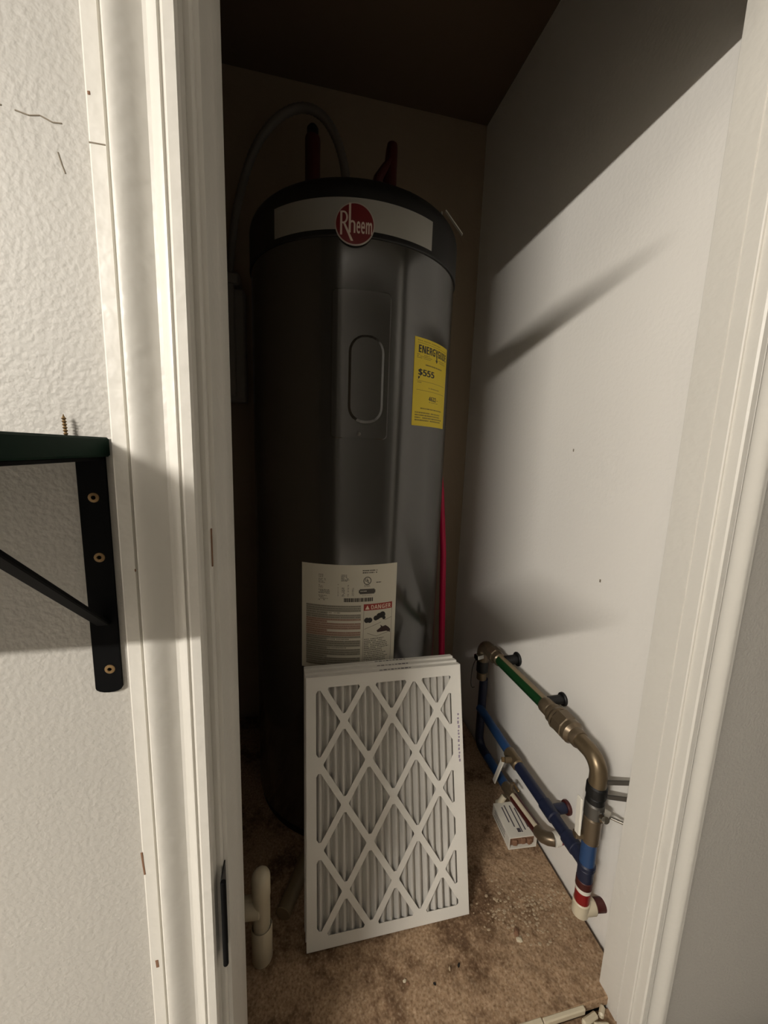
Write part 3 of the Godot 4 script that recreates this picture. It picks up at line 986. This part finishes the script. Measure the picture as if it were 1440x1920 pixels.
func build_filters() -> void:
	var lean := atan2(0.150, 0.588)
	# local frame: x right, y up along the filter, front face at z = 0, body behind it
	var fs := mb()
	for zz in [[0.0, -0.0014], [-FT + 0.0014, -FT]]:
		frame_sheet(fs, zz[0], zz[1])
	var q := 0.002
	slab(fs, Vector3(0, 0, -FT), Vector3(q, FH, 0))
	slab(fs, Vector3(FW - q, 0, -FT), Vector3(FW, FH, 0))
	slab(fs, Vector3(q, 0, -FT), Vector3(FW - q, q, 0))
	slab(fs, Vector3(q, FH - q, -FT), Vector3(FW - q, FH, 0))
	var fm := mesh_of(fs)
	# pleated sheet
	var t := mb()
	var n := 21
	var sub := 10
	var pw := (FW - 0.008) / n
	var P := []
	for i in n * sub + 1:
		var u := float(i) / sub
		var ph := u - floorf(u)
		var w := 0.5 - 0.5 * cos(TAU * ph)
		P.append(Vector2(0.004 + u * pw, -FT + 0.0026 + (FT - 0.0052) * pow(w, 0.55)))
	for side in 2:
		for i in P.size() - 1:
			var a: Vector2 = P[i]
			var c: Vector2 = P[i + 1]
			var o := 0.0 if side == 0 else -0.0006
			var d := c - a
			var out := Vector3(-d.y, 0, d.x) * (1.0 if side == 0 else -1.0)
			quad(t, Vector3(a.x, 0.004, a.y + o), Vector3(c.x, 0.004, c.y + o), Vector3(c.x, FH - 0.004, c.y + o), Vector3(a.x, FH - 0.004, a.y + o), out, 1 + side)
	var pm := mesh_of(t)
	# size print along the top edge and a faint purple stamp down the right border
	t = mb()
	var rng := RandomNumberGenerator.new()
	rng.seed = 9
	var x := FW * 0.46
	while x < FW * 0.66:
		var w := rng.randf_range(0.004, 0.009)
		box(t, Vector3(x + w / 2, FH + 0.0001, -FT * 0.5), Vector3(w, 0.0003, 0.006 + rng.randf_range(-0.002, 0.001)))
		x += w + 0.002
	var edge_print := mesh_of(t)
	t = mb()
	var y := FH * 0.60
	while y < FH * 0.79:
		var w := rng.randf_range(0.003, 0.008)
		box(t, Vector3(FW - 0.0105 + rng.randf_range(-0.001, 0.001), y + w / 2, 0.0001), Vector3(0.0042, w, 0.0003))
		y += w + rng.randf_range(0.002, 0.006)
	var stamp := mesh_of(t)
	var names := ["front white cardboard pleated air filter with diamond lattice, whole face in view", "second white pleated air filter, sandwiched behind the front filter", "rearmost white pleated air filter in the stack, against the tank"]
	var first: Node3D
	for i in 3:
		var f: Node3D
		var at := Vector3(0.0165 - 0.002 * i, 0.0005, -0.713 - 0.0206 * i)
		if i == 0:
			f = thing("air_filter", names[0], "air filter", at, "pleated air filters leaning on the tank")
			first = f
			obj("frame", fm, M.card, f)
			obj("pleated_sheet", pm, M.pleat, f)
			obj("edge_print", edge_print, M.ink, f)
			obj("stamp", stamp, mat(Color(0.60, 0.55, 0.62), 0.8), f)
		else:
			f = first.duplicate()
			f.name = numbered("air_filter")
			add_child(f)
			tag(f, names[i], "air filter", "pleated air filters leaning on the tank")
			f.position = at
		f.rotation.x = -lean
		f.position.y = 0.0005 + FT * sin(lean)

# ---- blue, green and red pipework on the right wall
func build_pipework() -> void:
	var X := 0.645
	var w := thing("water_pipework", "green and blue water pipework with brass valves running along the white right wall", "pipework")
	var V := func(y: float, z: float, x := X) -> Vector3: return Vector3(x, y, z)
	var t := mb()
	# top run
	rod(t, V.call(0.462, -1.075), V.call(0.472, -0.805), 0.0175, 24)
	var gp := obj("green_pipe", t, M.green, w)
	gp.set_meta("label", "green pipe of the top run")
	t = mb()
	for k in 14:        # tan shell over the upper, wall-facing side of the pipe
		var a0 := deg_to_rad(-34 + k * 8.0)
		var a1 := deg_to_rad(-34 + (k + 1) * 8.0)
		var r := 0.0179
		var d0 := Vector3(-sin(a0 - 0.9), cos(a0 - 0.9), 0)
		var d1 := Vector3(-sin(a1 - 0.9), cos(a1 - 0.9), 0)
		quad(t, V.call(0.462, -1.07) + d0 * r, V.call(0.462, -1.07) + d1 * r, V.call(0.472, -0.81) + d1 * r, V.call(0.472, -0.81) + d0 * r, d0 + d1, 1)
	obj("tan_shell", t, M.tan_matte, gp)
	# back end: elbow and nuts
	t = mb()
	hexnut(t, V.call(0.460, -1.115), V.call(0.462, -1.078), 0.0255, 8)
	obj("hex_nut", t, M.bronze, w)
	t = mb()
	rod(t, V.call(0.462, -1.085), V.call(0.463, -1.055), 0.0215, 20, 0.003)
	obj("collar", t, M.bronze, w)
	t = mb()
	tube(t, [V.call(0.458, -1.11)] + arc_pts(V.call(0.425, -1.135), Vector3(0, 1, 0), Vector3(0, 0, -1), 0.036, 0.0, PI / 2, 8) + [V.call(0.40, -1.171)], 0.0225, 18)
	obj("elbow", t, M.bronze, w)
	t = mb()
	hexnut(t, V.call(0.425, -1.158, X - 0.012), V.call(0.425, -1.150, X - 0.038), 0.013, 6)
	obj("plug", t, M.chrome, w)
	t = mb()
	rod(t, V.call(0.355, -1.171), V.call(0.405, -1.171), 0.0205, 18, 0.003)
	obj("coupling", t, M.black, w)
	t = mb()
	rod(t, V.call(0.325, -1.171), V.call(0.355, -1.171), 0.0175, 18, 0.003)
	obj("brass_collar", t, M.brass, w)
	t = mb()
	tube(t, curve([V.call(0.395, -1.185, X - 0.02), V.call(0.36, -1.19, X - 0.028), V.call(0.30, -1.19, X - 0.03), V.call(0.285, -1.185, X - 0.025), V.call(0.29, -1.18, X - 0.02)], 14), 0.0016, 6)
	obj("tag_wire", t, M.steel, w)
	# union on the near half of the top run
	t = mb()
	var uni := [Vector2(0, 0), Vector2(0.0205, 0), Vector2(0.0215, 0.003), Vector2(0.0215, 0.026), Vector2(0.0195, 0.029), Vector2(0.0205, 0.034), Vector2(0.026, 0.038), Vector2(0.0265, 0.05), Vector2(0.025, 0.054), Vector2(0.0195, 0.057), Vector2(0.0195, 0.063)]
	lathe(t, uni, axis_to(V.call(0.471, -0.822), Vector3(0, 0.01, 1)), 24)
	obj("union_body", t, M.bronze, w)
	t = mb()
	hexnut(t, V.call(0.4715, -0.760), V.call(0.472, -0.722), 0.031, 8)
	lathe(t, [Vector2(0.0, 0), Vector2(0.027, 0), Vector2(0.0305, 0.008), Vector2(0.029, 0.014)], axis_to(V.call(0.4712, -0.772), Vector3(0, 0.01, 1)), 20)
	obj("union_nut", t, M.bronze, w)
	t = mb()
	lathe(t, [Vector2(0, 0), Vector2(0.0285, 0), Vector2(0.0285, 0.012), Vector2(0.022, 0.02), Vector2(0.022, 0.034), Vector2(0.0205, 0.037), Vector2(0, 0.037)], axis_to(V.call(0.472, -0.723), Vector3(0, 0, 1)), 24)
	obj("union_tail", t, M.bronze, w)
	# front elbow turning down into the riser
	t = mb()
	tube(t, [V.call(0.472, -0.695), V.call(0.472, -0.67)] + arc_pts(V.call(0.436, -0.660), Vector3(0, 1, 0), Vector3(0, 0, 1), 0.036, 0.0, PI / 2, 10) + [V.call(0.412, -0.624)], 0.0185, 20)
	obj("elbow", t, M.brass, w)
	var Z := -0.624
	t = mb()
	rod(t, V.call(0.388, Z), V.call(0.416, Z), 0.0215, 22, 0.003)
	rod(t, V.call(0.372, Z), V.call(0.388, Z), 0.0195, 22, 0.002)
	obj("rubber_collar", t, M.black, w)
	t = mb()
	rod(t, V.call(0.336, Z), V.call(0.372, Z), 0.0205, 22, 0.003)
	var cl := obj("pipe_clamp", t, M.steel, w)
	t = mb()
	hexnut(t, V.call(0.350, Z + 0.012, X + 0.012), V.call(0.350, Z + 0.024, X + 0.022), 0.012, 6)
	lathe(t, [Vector2(0.0, 0), Vector2(0.010, 0), Vector2(0.012, 0.004), Vector2(0.008, 0.01), Vector2(0, 0.011)], axis_to(V.call(0.352, Z + 0.022, X + 0.006), Vector3(-0.4, 0.3, 1)), 14)
	rod(t, V.call(0.352, Z + 0.022, X + 0.018), V.call(0.357, Z + 0.048, X + 0.036), 0.0036, 10, 0.001)
	obj("clamp_screw", t, M.chrome, cl)
	t = mb()
	rod(t, V.call(0.268, Z), V.call(0.337, Z), 0.0195, 22, 0.005)
	obj("valve_body", t, M.bronze, w)
	t = mb()
	hexnut(t, V.call(0.283, Z - 0.006, X - 0.016), V.call(0.283, Z - 0.01, X - 0.034), 0.0095, 6)
	obj("handle_nut", t, M.brass, w)
	t = mb()
	box(t, V.call(0.338, Z - 0.004, X - 0.034), Vector3(0.006, 0.09, 0.017), 0.0028, Basis(Vector3.RIGHT, -0.06))
	obj("valve_handle", t, M.white, w).set_meta("label", "white lever handle of the near valve")
	t = mb()
	rod(t, V.call(0.206, Z), V.call(0.27, Z), 0.0165, 20, 0.001)
	obj("blue_pipe", t, M.blue, w)
	t = mb()
	rod(t, V.call(0.198, Z), V.call(0.214, Z), 0.0195, 20, 0.004)
	rod(t, V.call(0.168, Z), V.call(0.20, Z), 0.0175, 20, 0.002)
	obj("blue_tee", t, M.navy, w)
	t = mb()
	rod(t, V.call(0.148, Z), V.call(0.17, Z), 0.0180, 20, 0.002)
	obj("maroon_sleeve", t, M.maroon, w)
	t = mb()
	rod(t, V.call(0.138, Z), V.call(0.149, Z), 0.0168, 20, 0.001)
	obj("white_band", t, M.white, w)
	t = mb()
	rod(t, V.call(0.108, Z), V.call(0.139, Z), 0.0165, 20, 0.001)
	obj("red_pipe", t, M.red, w)
	t = mb()
	rod(t, V.call(0.070, Z), V.call(0.110, Z), 0.0185, 20, 0.004)
	rod(t, V.call(0.086, Z, X), V.call(0.086, Z + 0.004, X + 0.034), 0.0175, 20, 0.003)
	obj("floor_elbow", t, M.pvc, w)
	t = mb()
	rod(t, V.call(0.086, Z + 0.002, X + 0.03), V.call(0.086, Z + 0.006, 0.703), 0.0145, 18)
	obj("red_outlet", t, M.maroon, w)
	# back leg and lower run
	var L := func(y: float, z: float, x := X) -> Vector3: return Vector3(x + 0.010, y - 0.004, z)
	t = mb()
	tube(t, [L.call(0.33, -1.171), L.call(0.215, -1.171), L.call(0.105, -1.171)] + arc_pts(L.call(0.105, -1.136), Vector3(0, 0, -1), Vector3(0, -1, 0), 0.035, 0.2, PI / 2, 8) + [L.call(0.07, -1.10)], 0.0150, 16)
	obj("back_leg", t, M.navy, w)
	t = mb()
	rod(t, L.call(0.07, -1.105), L.call(0.072, -0.975), 0.0145, 18)
	obj("blue_pipe", t, M.blue, w)
	t = mb()
	rod(t, L.call(0.072, -0.98), L.call(0.078, -0.925), 0.0165, 16, 0.003)
	rod(t, L.call(0.085, -0.945), L.call(0.112, -0.945), 0.006, 10, 0.001)
	var lv := obj("stop_valve", t, M.bronze, w)
	t = mb()
	tube(t, curve([L.call(0.060, -0.955, X - 0.016), L.call(0.040, -0.955, X - 0.03), L.call(0.032, -0.962, X - 0.034)], 8), 0.009, 10)
	obj("drain_spout", t, M.pvc, lv)
	t = mb()
	box(t, L.call(0.108, -0.935, X + 0.008), Vector3(0.006, 0.006, 0.036), 0.002)
	obj("stem_wing", t, M.zinc, lv)
	t = mb()
	tube(t, [L.call(0.078, -0.93), L.call(0.086, -0.86), L.call(0.095, -0.80)], 0.0150, 18)
	var rp := obj("red_pipe", t, M.maroon, w)
	t = mb()
	tube(t, [L.call(0.0885, -0.928, X - 0.006), L.call(0.0985, -0.86, X - 0.006), L.call(0.1065, -0.81, X - 0.006)], 0.0062, 12)
	obj("pale_stripe", t, M.pvc, rp)
	t = mb()
	tube(t, [L.call(0.094, -0.805), L.call(0.10, -0.785), L.call(0.106, -0.772, X + 0.006), L.call(0.108, -0.765, X + 0.02)], 0.0165, 16)
	obj("elbow", t, M.bronze, w)
	t = mb()
	rod(t, L.call(0.108, -0.765, X + 0.018), L.call(0.108, -0.765, X + 0.034), 0.0172, 16, 0.001)
	obj("white_band", t, M.white, w)
	t = mb()
	rod(t, L.call(0.108, -0.765, X + 0.033), L.call(0.108, -0.765, 0.702), 0.0155, 16)
	obj("red_pipe", t, M.red, w)
	# upper blue run with a brass ball valve and a tee
	t = mb()
	rod(t, V.call(0.215, -1.165), V.call(0.207, -0.955), 0.0145, 18)
	obj("blue_pipe", t, M.blue, w)
	t = mb()
	rod(t, V.call(0.207, -0.965), V.call(0.206, -0.905), 0.0185, 18, 0.004)
	rod(t, V.call(0.212, -0.925, X - 0.012), V.call(0.212, -0.93, X - 0.034), 0.009, 14, 0.002)
	var bv := obj("ball_valve", t, M.brass, w)
	t = mb()
	hexnut(t, V.call(0.212, -0.931, X - 0.034), V.call(0.212, -0.933, X - 0.042), 0.0075, 6)
	obj("handle_nut", t, M.zinc, bv)
	t = mb()
	box(t, V.call(0.150, -0.955, X - 0.036), Vector3(0.005, 0.115, 0.016), 0.0022, Basis(Vector3.RIGHT, 0.33))
	obj("valve_handle", t, M.white, bv).set_meta("label", "white lever handle hanging from the brass ball valve")
	t = mb()
	rod(t, V.call(0.206, -0.91), V.call(0.206, -0.675), 0.0148, 18)
	obj("blue_pipe", t, M.navy, w)
	t = mb()
	rod(t, V.call(0.206, -0.785), V.call(0.206, -0.735), 0.0178, 18, 0.004)
	rod(t, V.call(0.206, -0.76), V.call(0.208, -0.757, 0.701), 0.0128, 16)
	obj("blue_tee", t, M.navy, w)
	t = mb()
	rod(t, V.call(0.208, -0.757, 0.690), V.call(0.208, -0.757, 0.7005), 0.018, 16, 0.002)
	obj("wall_collar", t, M.maroon, w)
	t = mb()
	rod(t, V.call(0.206, -0.695), V.call(0.206, -0.655), 0.0182, 18, 0.004)
	rod(t, V.call(0.206, -0.66), V.call(0.206, -0.622), 0.0165, 18, 0.002)
	obj("coupling", t, M.navy, w)
	# black clips and a steel hanger to the wall
	for c in [[-1.045, 0.482, 0.03], [-0.822, 0.492, 0.024]]:
		t = mb()
		rod(t, V.call(c[1] - 0.014, c[0], X + 0.008), V.call(c[1] - 0.010, c[0] + 0.004, 0.699), c[2] * 0.5, 14, 0.003)
		rod(t, V.call(c[1] - 0.010, c[0] + 0.004, 0.692), V.call(c[1] - 0.010, c[0] + 0.004, 0.7), c[2] * 0.75, 16, 0.002)
		obj("pipe_clip", t, M.black, w)
	t = mb()
	for s in [[0.420, 0.478], [0.385, 0.436]]:
		var a: Vector3 = V.call(s[0] + 0.008, Z + 0.012, X + 0.012)
		var b: Vector3 = V.call(s[1] + 0.004, Z + 0.075, 0.682)
		box(t, (a + b) / 2, Vector3(0.004, 0.009, a.distance_to(b)), 0.001, Basis.looking_at(b - a))
	obj("wall_hanger", t, M.steel, w)

func build_trap_box() -> void:
	var b := thing("trap_box", "small white printed box with open end, on the floor under the blue pipes", "box", Vector3(0.638, 0.001, -0.892), "")
	b.rotation.y = deg_to_rad(-4)
	var w := 0.086
	var l := 0.112
	var h := 0.040
	var k := 0.003
	var t := mb()
	slab(t, Vector3(-w / 2, 0, -l / 2), Vector3(w / 2, k, l / 2), 0.0006)
	slab(t, Vector3(-w / 2, h - k, -l / 2), Vector3(w / 2, h, l / 2), 0.0006)
	for s in [-1.0, 1.0]:
		slab(t, Vector3(s * w / 2, k, -l / 2), Vector3(s * (w / 2 - k), h - k, l / 2), 0.0006)
	slab(t, Vector3(-w / 2 + k, k, -l / 2), Vector3(w / 2 - k, h - k, -l / 2 + k))
	obj("carton", t, M.white, b)
	t = mb()
	slab(t, Vector3(-w / 2 + k, k, -l / 2 + 0.01), Vector3(w / 2 - k, h * 0.72, l / 2 - 0.008), 0.003)
	for s in [[-0.022, 0.016], [0.004, 0.019], [0.024, 0.015]]:
		box(t, Vector3(s[0], s[1], l / 2 - 0.006), Vector3(0.015, 0.018, 0.01), 0.003, Basis(Vector3.UP, s[0] * 9))
	obj("dark_bait_tray", t, M.chip, b)
	t = mb()
	for s in [[-0.022, -0.03, 0.05], [-0.012, -0.02, 0.07], [0.004, 0.0, 0.085], [0.016, 0.004, 0.07], [0.028, 0.01, 0.05]]:
		box(t, Vector3(s[0], h + 0.0001, s[1] * 0.5), Vector3(0.0035, 0.0004, s[2]))
	box(t, Vector3(-0.004, h + 0.0001, 0.036), Vector3(0.010, 0.0004, 0.012))
	for s in [0.012, 0.022, 0.030]:
		box(t, Vector3(-w / 2 - 0.0001, s, -0.006), Vector3(0.0004, 0.0026, 0.07))
	obj("print", t, M.ink, b)

# ---- shelf, bracket and screws beside the doorway
func build_shelf(y_top: float, up: bool) -> void:
	var xs := -0.1795
	var dep := 0.32
	var th := 0.0185
	var t := mb()
	slab(t, Vector3(-1.05, y_top - th, ZF + 0.001), Vector3(xs, y_top, ZF + dep), 0.0018)
	var s := obj("shelf_board", t, M.shelf)
	tag(s, "upper dark green shelf board on the hall wall, above the lower one" if up else "dark green painted shelf board seen end-on at left, above the black bracket", "shelf")
	var name2 := "black steel shelf bracket carrying the upper green board" if up else "black steel shelf bracket screwed to the wall under the green board"
	var b := thing("shelf_bracket", name2, "bracket", Vector3(-0.62 if up else -0.1965, y_top - th, ZF))
	t = mb()
	var n := 8
	var poly := PackedVector2Array([Vector2(-0.0125, 0), Vector2(0.0125, 0), Vector2(0.0125, -0.243)])
	for k in n + 1:
		var a := PI * k / n
		poly.append(Vector2(cos(a) * 0.0125, -0.243 - sin(a) * 0.0055))
	flat_plate(t, poly, 0.001, 0.0042)
	obj("wall_leg", t, M.iron, b)
	t = mb()
	slab(t, Vector3(-0.0125, -0.0035, 0.001), Vector3(0.0125, 0, 0.235), 0.0006)
	obj("shelf_arm", t, M.iron, b)
	t = mb()
	var a := Vector3(0, -0.171, 0.004)
	var c := Vector3(0, -0.004, 0.205)
	box(t, (a + c) / 2, Vector3(0.0125, 0.0045, a.distance_to(c)), 0.001, Basis.looking_at(c - a))
	obj("brace", t, M.iron, b)
	for p in [[-0.040, 0.0005], [-0.1005, 0.0012], [-0.222, 0.0022]]:
		t = mb()
		var o := Vector3(p[1], p[0], 0.0040)
		lathe(t, [Vector2(0.0, 0.0002), Vector2(0.0018, 0.0002), Vector2(0.0022, 0.0011), Vector2(0.0046, 0.0008), Vector2(0.0052, 0.0)], axis_to(o, Vector3(0, 0, 1)), 16)
		obj("screw_head", t, M.zinc, b)
	if up:
		return
	# screw whose tip comes up through the board
	t = mb()
	var base := Vector3(-0.2135, y_top - 0.002, ZF + 0.006)
	var pr := [Vector2(0, 0)]
	for k in 7:
		pr.append_array([Vector2(0.0011, k * 0.0028), Vector2(0.0021, k * 0.0028 + 0.0012), Vector2(0.0011, k * 0.0028 + 0.0024)])
	pr.append(Vector2(0, 0.0225))
	lathe(t, pr, axis_to(base, Vector3(-0.04, 1, 0)), 12)
	tag(obj("screw", t, M.zinc), "brass coloured screw tip poking up through the green shelf board", "screw")

func flat_plate(st: SurfaceTool, poly: PackedVector2Array, z0: float, z1: float) -> void:
	var n := poly.size()
	var c := Vector2.ZERO
	for p in poly:
		c += p / n
	for i in n:
		var p := poly[i]
		var q := poly[(i + 1) % n]
		var m := (p + q) / 2 - c
		quad(st, Vector3(p.x, p.y, z0), Vector3(q.x, q.y, z0), Vector3(q.x, q.y, z1), Vector3(p.x, p.y, z1), Vector3(m.x, m.y, 0))
	var idx := Geometry2D.triangulate_polygon(poly)
	for k in range(0, idx.size(), 3):
		for e in [[z0, Vector3.FORWARD], [z1, Vector3.BACK]]:
			tri(st, Vector3(poly[idx[k]].x, poly[idx[k]].y, e[0]), Vector3(poly[idx[k + 1]].x, poly[idx[k + 1]].y, e[0]), Vector3(poly[idx[k + 2]].x, poly[idx[k + 2]].y, e[0]), e[1])

func build_small() -> void:
	# disconnect box at the back left and the flexible conduit from it to the tank
	var d := thing("disconnect_box", "dim grey electrical box on the back wall, between door frame and tank", "electrical box")
	var t := mb()
	slab(t, Vector3(-0.300, 1.285, ZW), Vector3(-0.183, 1.662, ZW + 0.055), 0.005)
	obj("enclosure", t, M.grey_box, d)
	t = mb()
	slab(t, Vector3(-0.296, 1.30, ZW + 0.054), Vector3(-0.214, 1.672, ZW + 0.068), 0.004)
	obj("cover", t, M.grey_box, d)
	t = mb()
	slab(t, Vector3(-0.300, 1.672, ZW), Vector3(-0.198, 1.712, ZW + 0.060), 0.006)
	obj("hood", t, M.grey_box, d)
	t = mb()
	var pts := curve([Vector3(0.150, 1.742, -1.27), Vector3(0.148, 1.82, -1.28), Vector3(0.130, 1.98, -1.30), Vector3(0.085, 2.085, -1.32), Vector3(0.02, 2.125, -1.34), Vector3(-0.06, 2.105, -1.37), Vector3(-0.135, 2.03, -1.41), Vector3(-0.195, 1.90, -1.47), Vector3(-0.225, 1.78, -1.52), Vector3(-0.235, 1.700, -1.527)], 150)
	var rad := []
	for i in pts.size():
		rad.append(0.0135 if i % 2 == 0 else 0.0118)
	tube(t, pts, rad, 14)
	tag(obj("flexible_conduit", t, M.conduit), "ribbed grey flexible conduit arching from the tank top to the left", "conduit")
	# white drain tee on the floor at the left, with a pipe lying behind it
	var p := thing("drain_pipe", "white plastic drain tee with capped top, on the floor beside the left jamb", "pipe", Vector3(-0.080, 0, -0.73))
	t = mb()
	var cap := [Vector2(0.0, 0.0), Vector2(0.0185, 0.0)]
	cap.append_array([Vector2(0.0185, 0.165), Vector2(0.0195, 0.168), Vector2(0.0195, 0.212)])
	for k in 6:
		var a := PI / 2 * (k + 1) / 6.0
		cap.append(Vector2(0.0195 * cos(a), 0.212 + 0.018 * sin(a)))
	lathe(t, cap, Transform3D.IDENTITY, 24)
	obj("standpipe", t, M.pvc, p)
	t = mb()
	lathe(t, [Vector2(0.0, 0.0), Vector2(0.0215, 0.0), Vector2(0.0225, 0.003), Vector2(0.0225, 0.082), Vector2(0.0205, 0.088)], Transform3D.IDENTITY, 24)
	obj("coupling", t, M.pvc, p)
	t = mb()
	rod(t, Vector3(0, 0.137, 0), Vector3(-0.055, 0.137, -0.004), 0.0215, 20, 0.003)
	rod(t, Vector3(-0.05, 0.137, -0.004), Vector3(-0.235, 0.137, -0.012), 0.0175, 20)
	obj("side_branch", t, M.pvc, p)
	t = mb()
	rod(t, Vector3(-0.038, 0.019, -0.79), Vector3(0.045, 0.019, -0.965), 0.0185, 20, 0.002)
	tag(obj("floor_pipe", t, M.tan_matte), "dim tan pipe lying on the floor behind the white drain tee", "pipe")
	# pink pole between the tank and the back corner
	t = mb()
	tube(t, [Vector3(0.575, 0.0, -1.335), Vector3(0.5625, 0.4, -1.365), Vector3(0.5555, 0.74, -1.385), Vector3(0.543, 0.98, -1.41), Vector3(0.536, 1.10, -1.43), Vector3(0.530, 1.20, -1.45)], [0.0125, 0.0125, 0.0120, 0.0105, 0.0085, 0.005], 16)
	tag(obj("pole", t, M.pink), "bright pink plastic pole with tapered top, upright at the tank's right edge", "pole")

func rough_lump(rng: RandomNumberGenerator, s: Vector3) -> SurfaceTool:
	var t := mb()
	var ring := []
	var n := 7
	for k in n:
		var a := TAU * k / n
		ring.append(Vector3(cos(a) * s.x * rng.randf_range(0.7, 1.1), 0, sin(a) * s.z * rng.randf_range(0.7, 1.1)))
	var top := Vector3(rng.randf_range(-0.2, 0.2) * s.x, s.y, rng.randf_range(-0.2, 0.2) * s.z)
	for k in n:
		var a: Vector3 = ring[k]
		var b: Vector3 = ring[(k + 1) % n]
		var au := a * 0.7 + Vector3.UP * s.y * 0.75
		var bu := b * 0.7 + Vector3.UP * s.y * 0.75
		quad(t, a, b, bu, au, a + b)
		tri(t, au, bu, top, Vector3.UP)
	return t

func build_debris() -> void:
	var rng := RandomNumberGenerator.new()
	rng.seed = 77
	for s in [[0.507, -0.646, 0.009, 0.005, "pvc", "white paint flake with brown back, lying on the floor between filters and pipes"], [0.508, -0.660, 0.011, 0.007, "chip", "brown splinter against the back of the white paint flake"],
			[0.348, -0.631, 0.005, 0.004, "black", "dark speck on the floor in front of the filter's right corner"], [0.222, -0.629, 0.005, 0.003, "pvc", "pale speck on the floor in front of the filter's middle"], [0.228, -0.624, 0.005, 0.003, "chip", "brown speck touching the pale speck in front of the filters"],
			[0.285, -0.612, 0.004, 0.003, "black", "tiny dark speck nearest the threshold on the closet floor"], [0.325, -0.628, 0.003, 0.008, "crumb", "thin pale splinter beside the dark floor speck"]]:
		var o := obj("debris_chip", rough_lump(rng, Vector3(s[2], s[3], s[2] * 0.7)), M[s[4]])
		o.position = Vector3(s[0], 0, s[1])
		o.rotation.y = rng.randf() * TAU
		tag(o, s[5], "debris")
	# crumbled flakes too many to count, where the floor has broken up
	var mm := MultiMesh.new()
	mm.transform_format = MultiMesh.TRANSFORM_3D
	mm.mesh = mesh_of(rough_lump(rng, Vector3(0.5, 0.4, 0.4)))
	var T := []
	for i in 1300:
		var c := Vector2(rng.randfn(0.555, 0.075), rng.randfn(-0.70, 0.032))
		if i > 900:
			c = Vector2(rng.randf_range(0.43, 0.68), rng.randf_range(-1.0, -0.53))
		if c.x > 0.685 or c.y > -0.525 or c.x < 0.42:
			continue
		var k := lerpf(0.0012, 0.013, pow(rng.randf(), 4.0)) * (1.0 if i <= 900 else 0.5)
		T.append(Transform3D(Basis(Vector3.UP, rng.randf() * TAU).scaled(Vector3(k, k * 0.28, k * rng.randf_range(0.5, 1.0))), Vector3(c.x, -0.0004, c.y)))
	mm.instance_count = T.size()
	for i in T.size():
		mm.set_instance_transform(i, T[i])
	var mi := MultiMeshInstance3D.new()
	mi.name = "floor_crumbs"
	mi.multimesh = mm
	mi.material_override = M.crumb
	mi.set_meta("kind", "stuff")
	add_child(mi)
	tag(mi, "pale crumbled flakes scattered over the brown floor by the pipes", "debris")

func build_lamp() -> void:
	var l := thing("tube_lamp", "long glowing tube lamp fixed to the hall wall", "lamp", Vector3(TUBE_X, 1.876, 1.22))
	var h := TUBE_L / 2.0
	var t := mb()
	slab(t, Vector3(-h - 0.05, -0.04, -0.05), Vector3(h + 0.05, 0.04, 0.0), 0.006)
	obj("housing", t, M.white, l)
	for s in [-1.0, 1.0]:
		t = mb()
		slab(t, Vector3(s * (h + 0.025), -0.02, -0.115), Vector3(s * (h + 0.005), 0.02, -0.048), 0.004)
		obj("tube_holder", t, M.white, l)
	t = mb()
	rod(t, Vector3(-h, 0, -0.095), Vector3(h, 0, -0.095), 0.013, 20, 0.002)
	obj("tube", t, M.globe, l)

func add_lights() -> void:
	var o := AreaLight3D.new()
	o.name = "tube_light"
	o.position = Vector3(TUBE_X, 1.876, 1.22 - 0.110)
	o.area_size = Vector2(TUBE_L, 0.026)
	o.light_color = Color(1.0, 0.975, 0.94)
	o.light_energy = 18.5
	o.area_range = 12.0
	o.area_attenuation = 2.0
	o.shadow_enabled = true
	add_child(o)

func _ready() -> void:
	# camera, measured from the photograph's vanishing points
	var cam := Camera3D.new()
	cam.name = "camera"
	var bx := Vector3(0.97627, 0.03376, 0.21388).normalized()
	var bz := Vector3(-0.21651, 0.15509, 0.96388)
	bz = (bz - bx * bz.dot(bx)).normalized()
	cam.transform = Transform3D(Basis(bx, bz.cross(bx), bz), Vector3(0, EYE, 0))
	cam.fov = 2.0 * rad_to_deg(atan(960.0 / 721.0))
	cam.near = 0.02
	add_child(cam)
	cam.current = true
	var we := WorldEnvironment.new()
	we.name = "environment"
	var env := Environment.new()
	env.background_mode = Environment.BG_COLOR
	env.background_color = Color(0, 0, 0)
	env.tonemap_mode = Environment.TONE_MAPPER_LINEAR
	env.tonemap_exposure = 0.50
	env.sdfgi_enabled = true
	env.ssao_enabled = true
	env.ssil_enabled = true
	we.environment = env
	add_child(we)
	add_lights()
	make_materials()
	build_setting()
	build_heater()
	build_filters()
	build_pipework()
	build_trap_box()
	build_shelf(1.1305, false)
	build_shelf(1.662, true)
	build_lamp()
	build_small()
	build_debris()
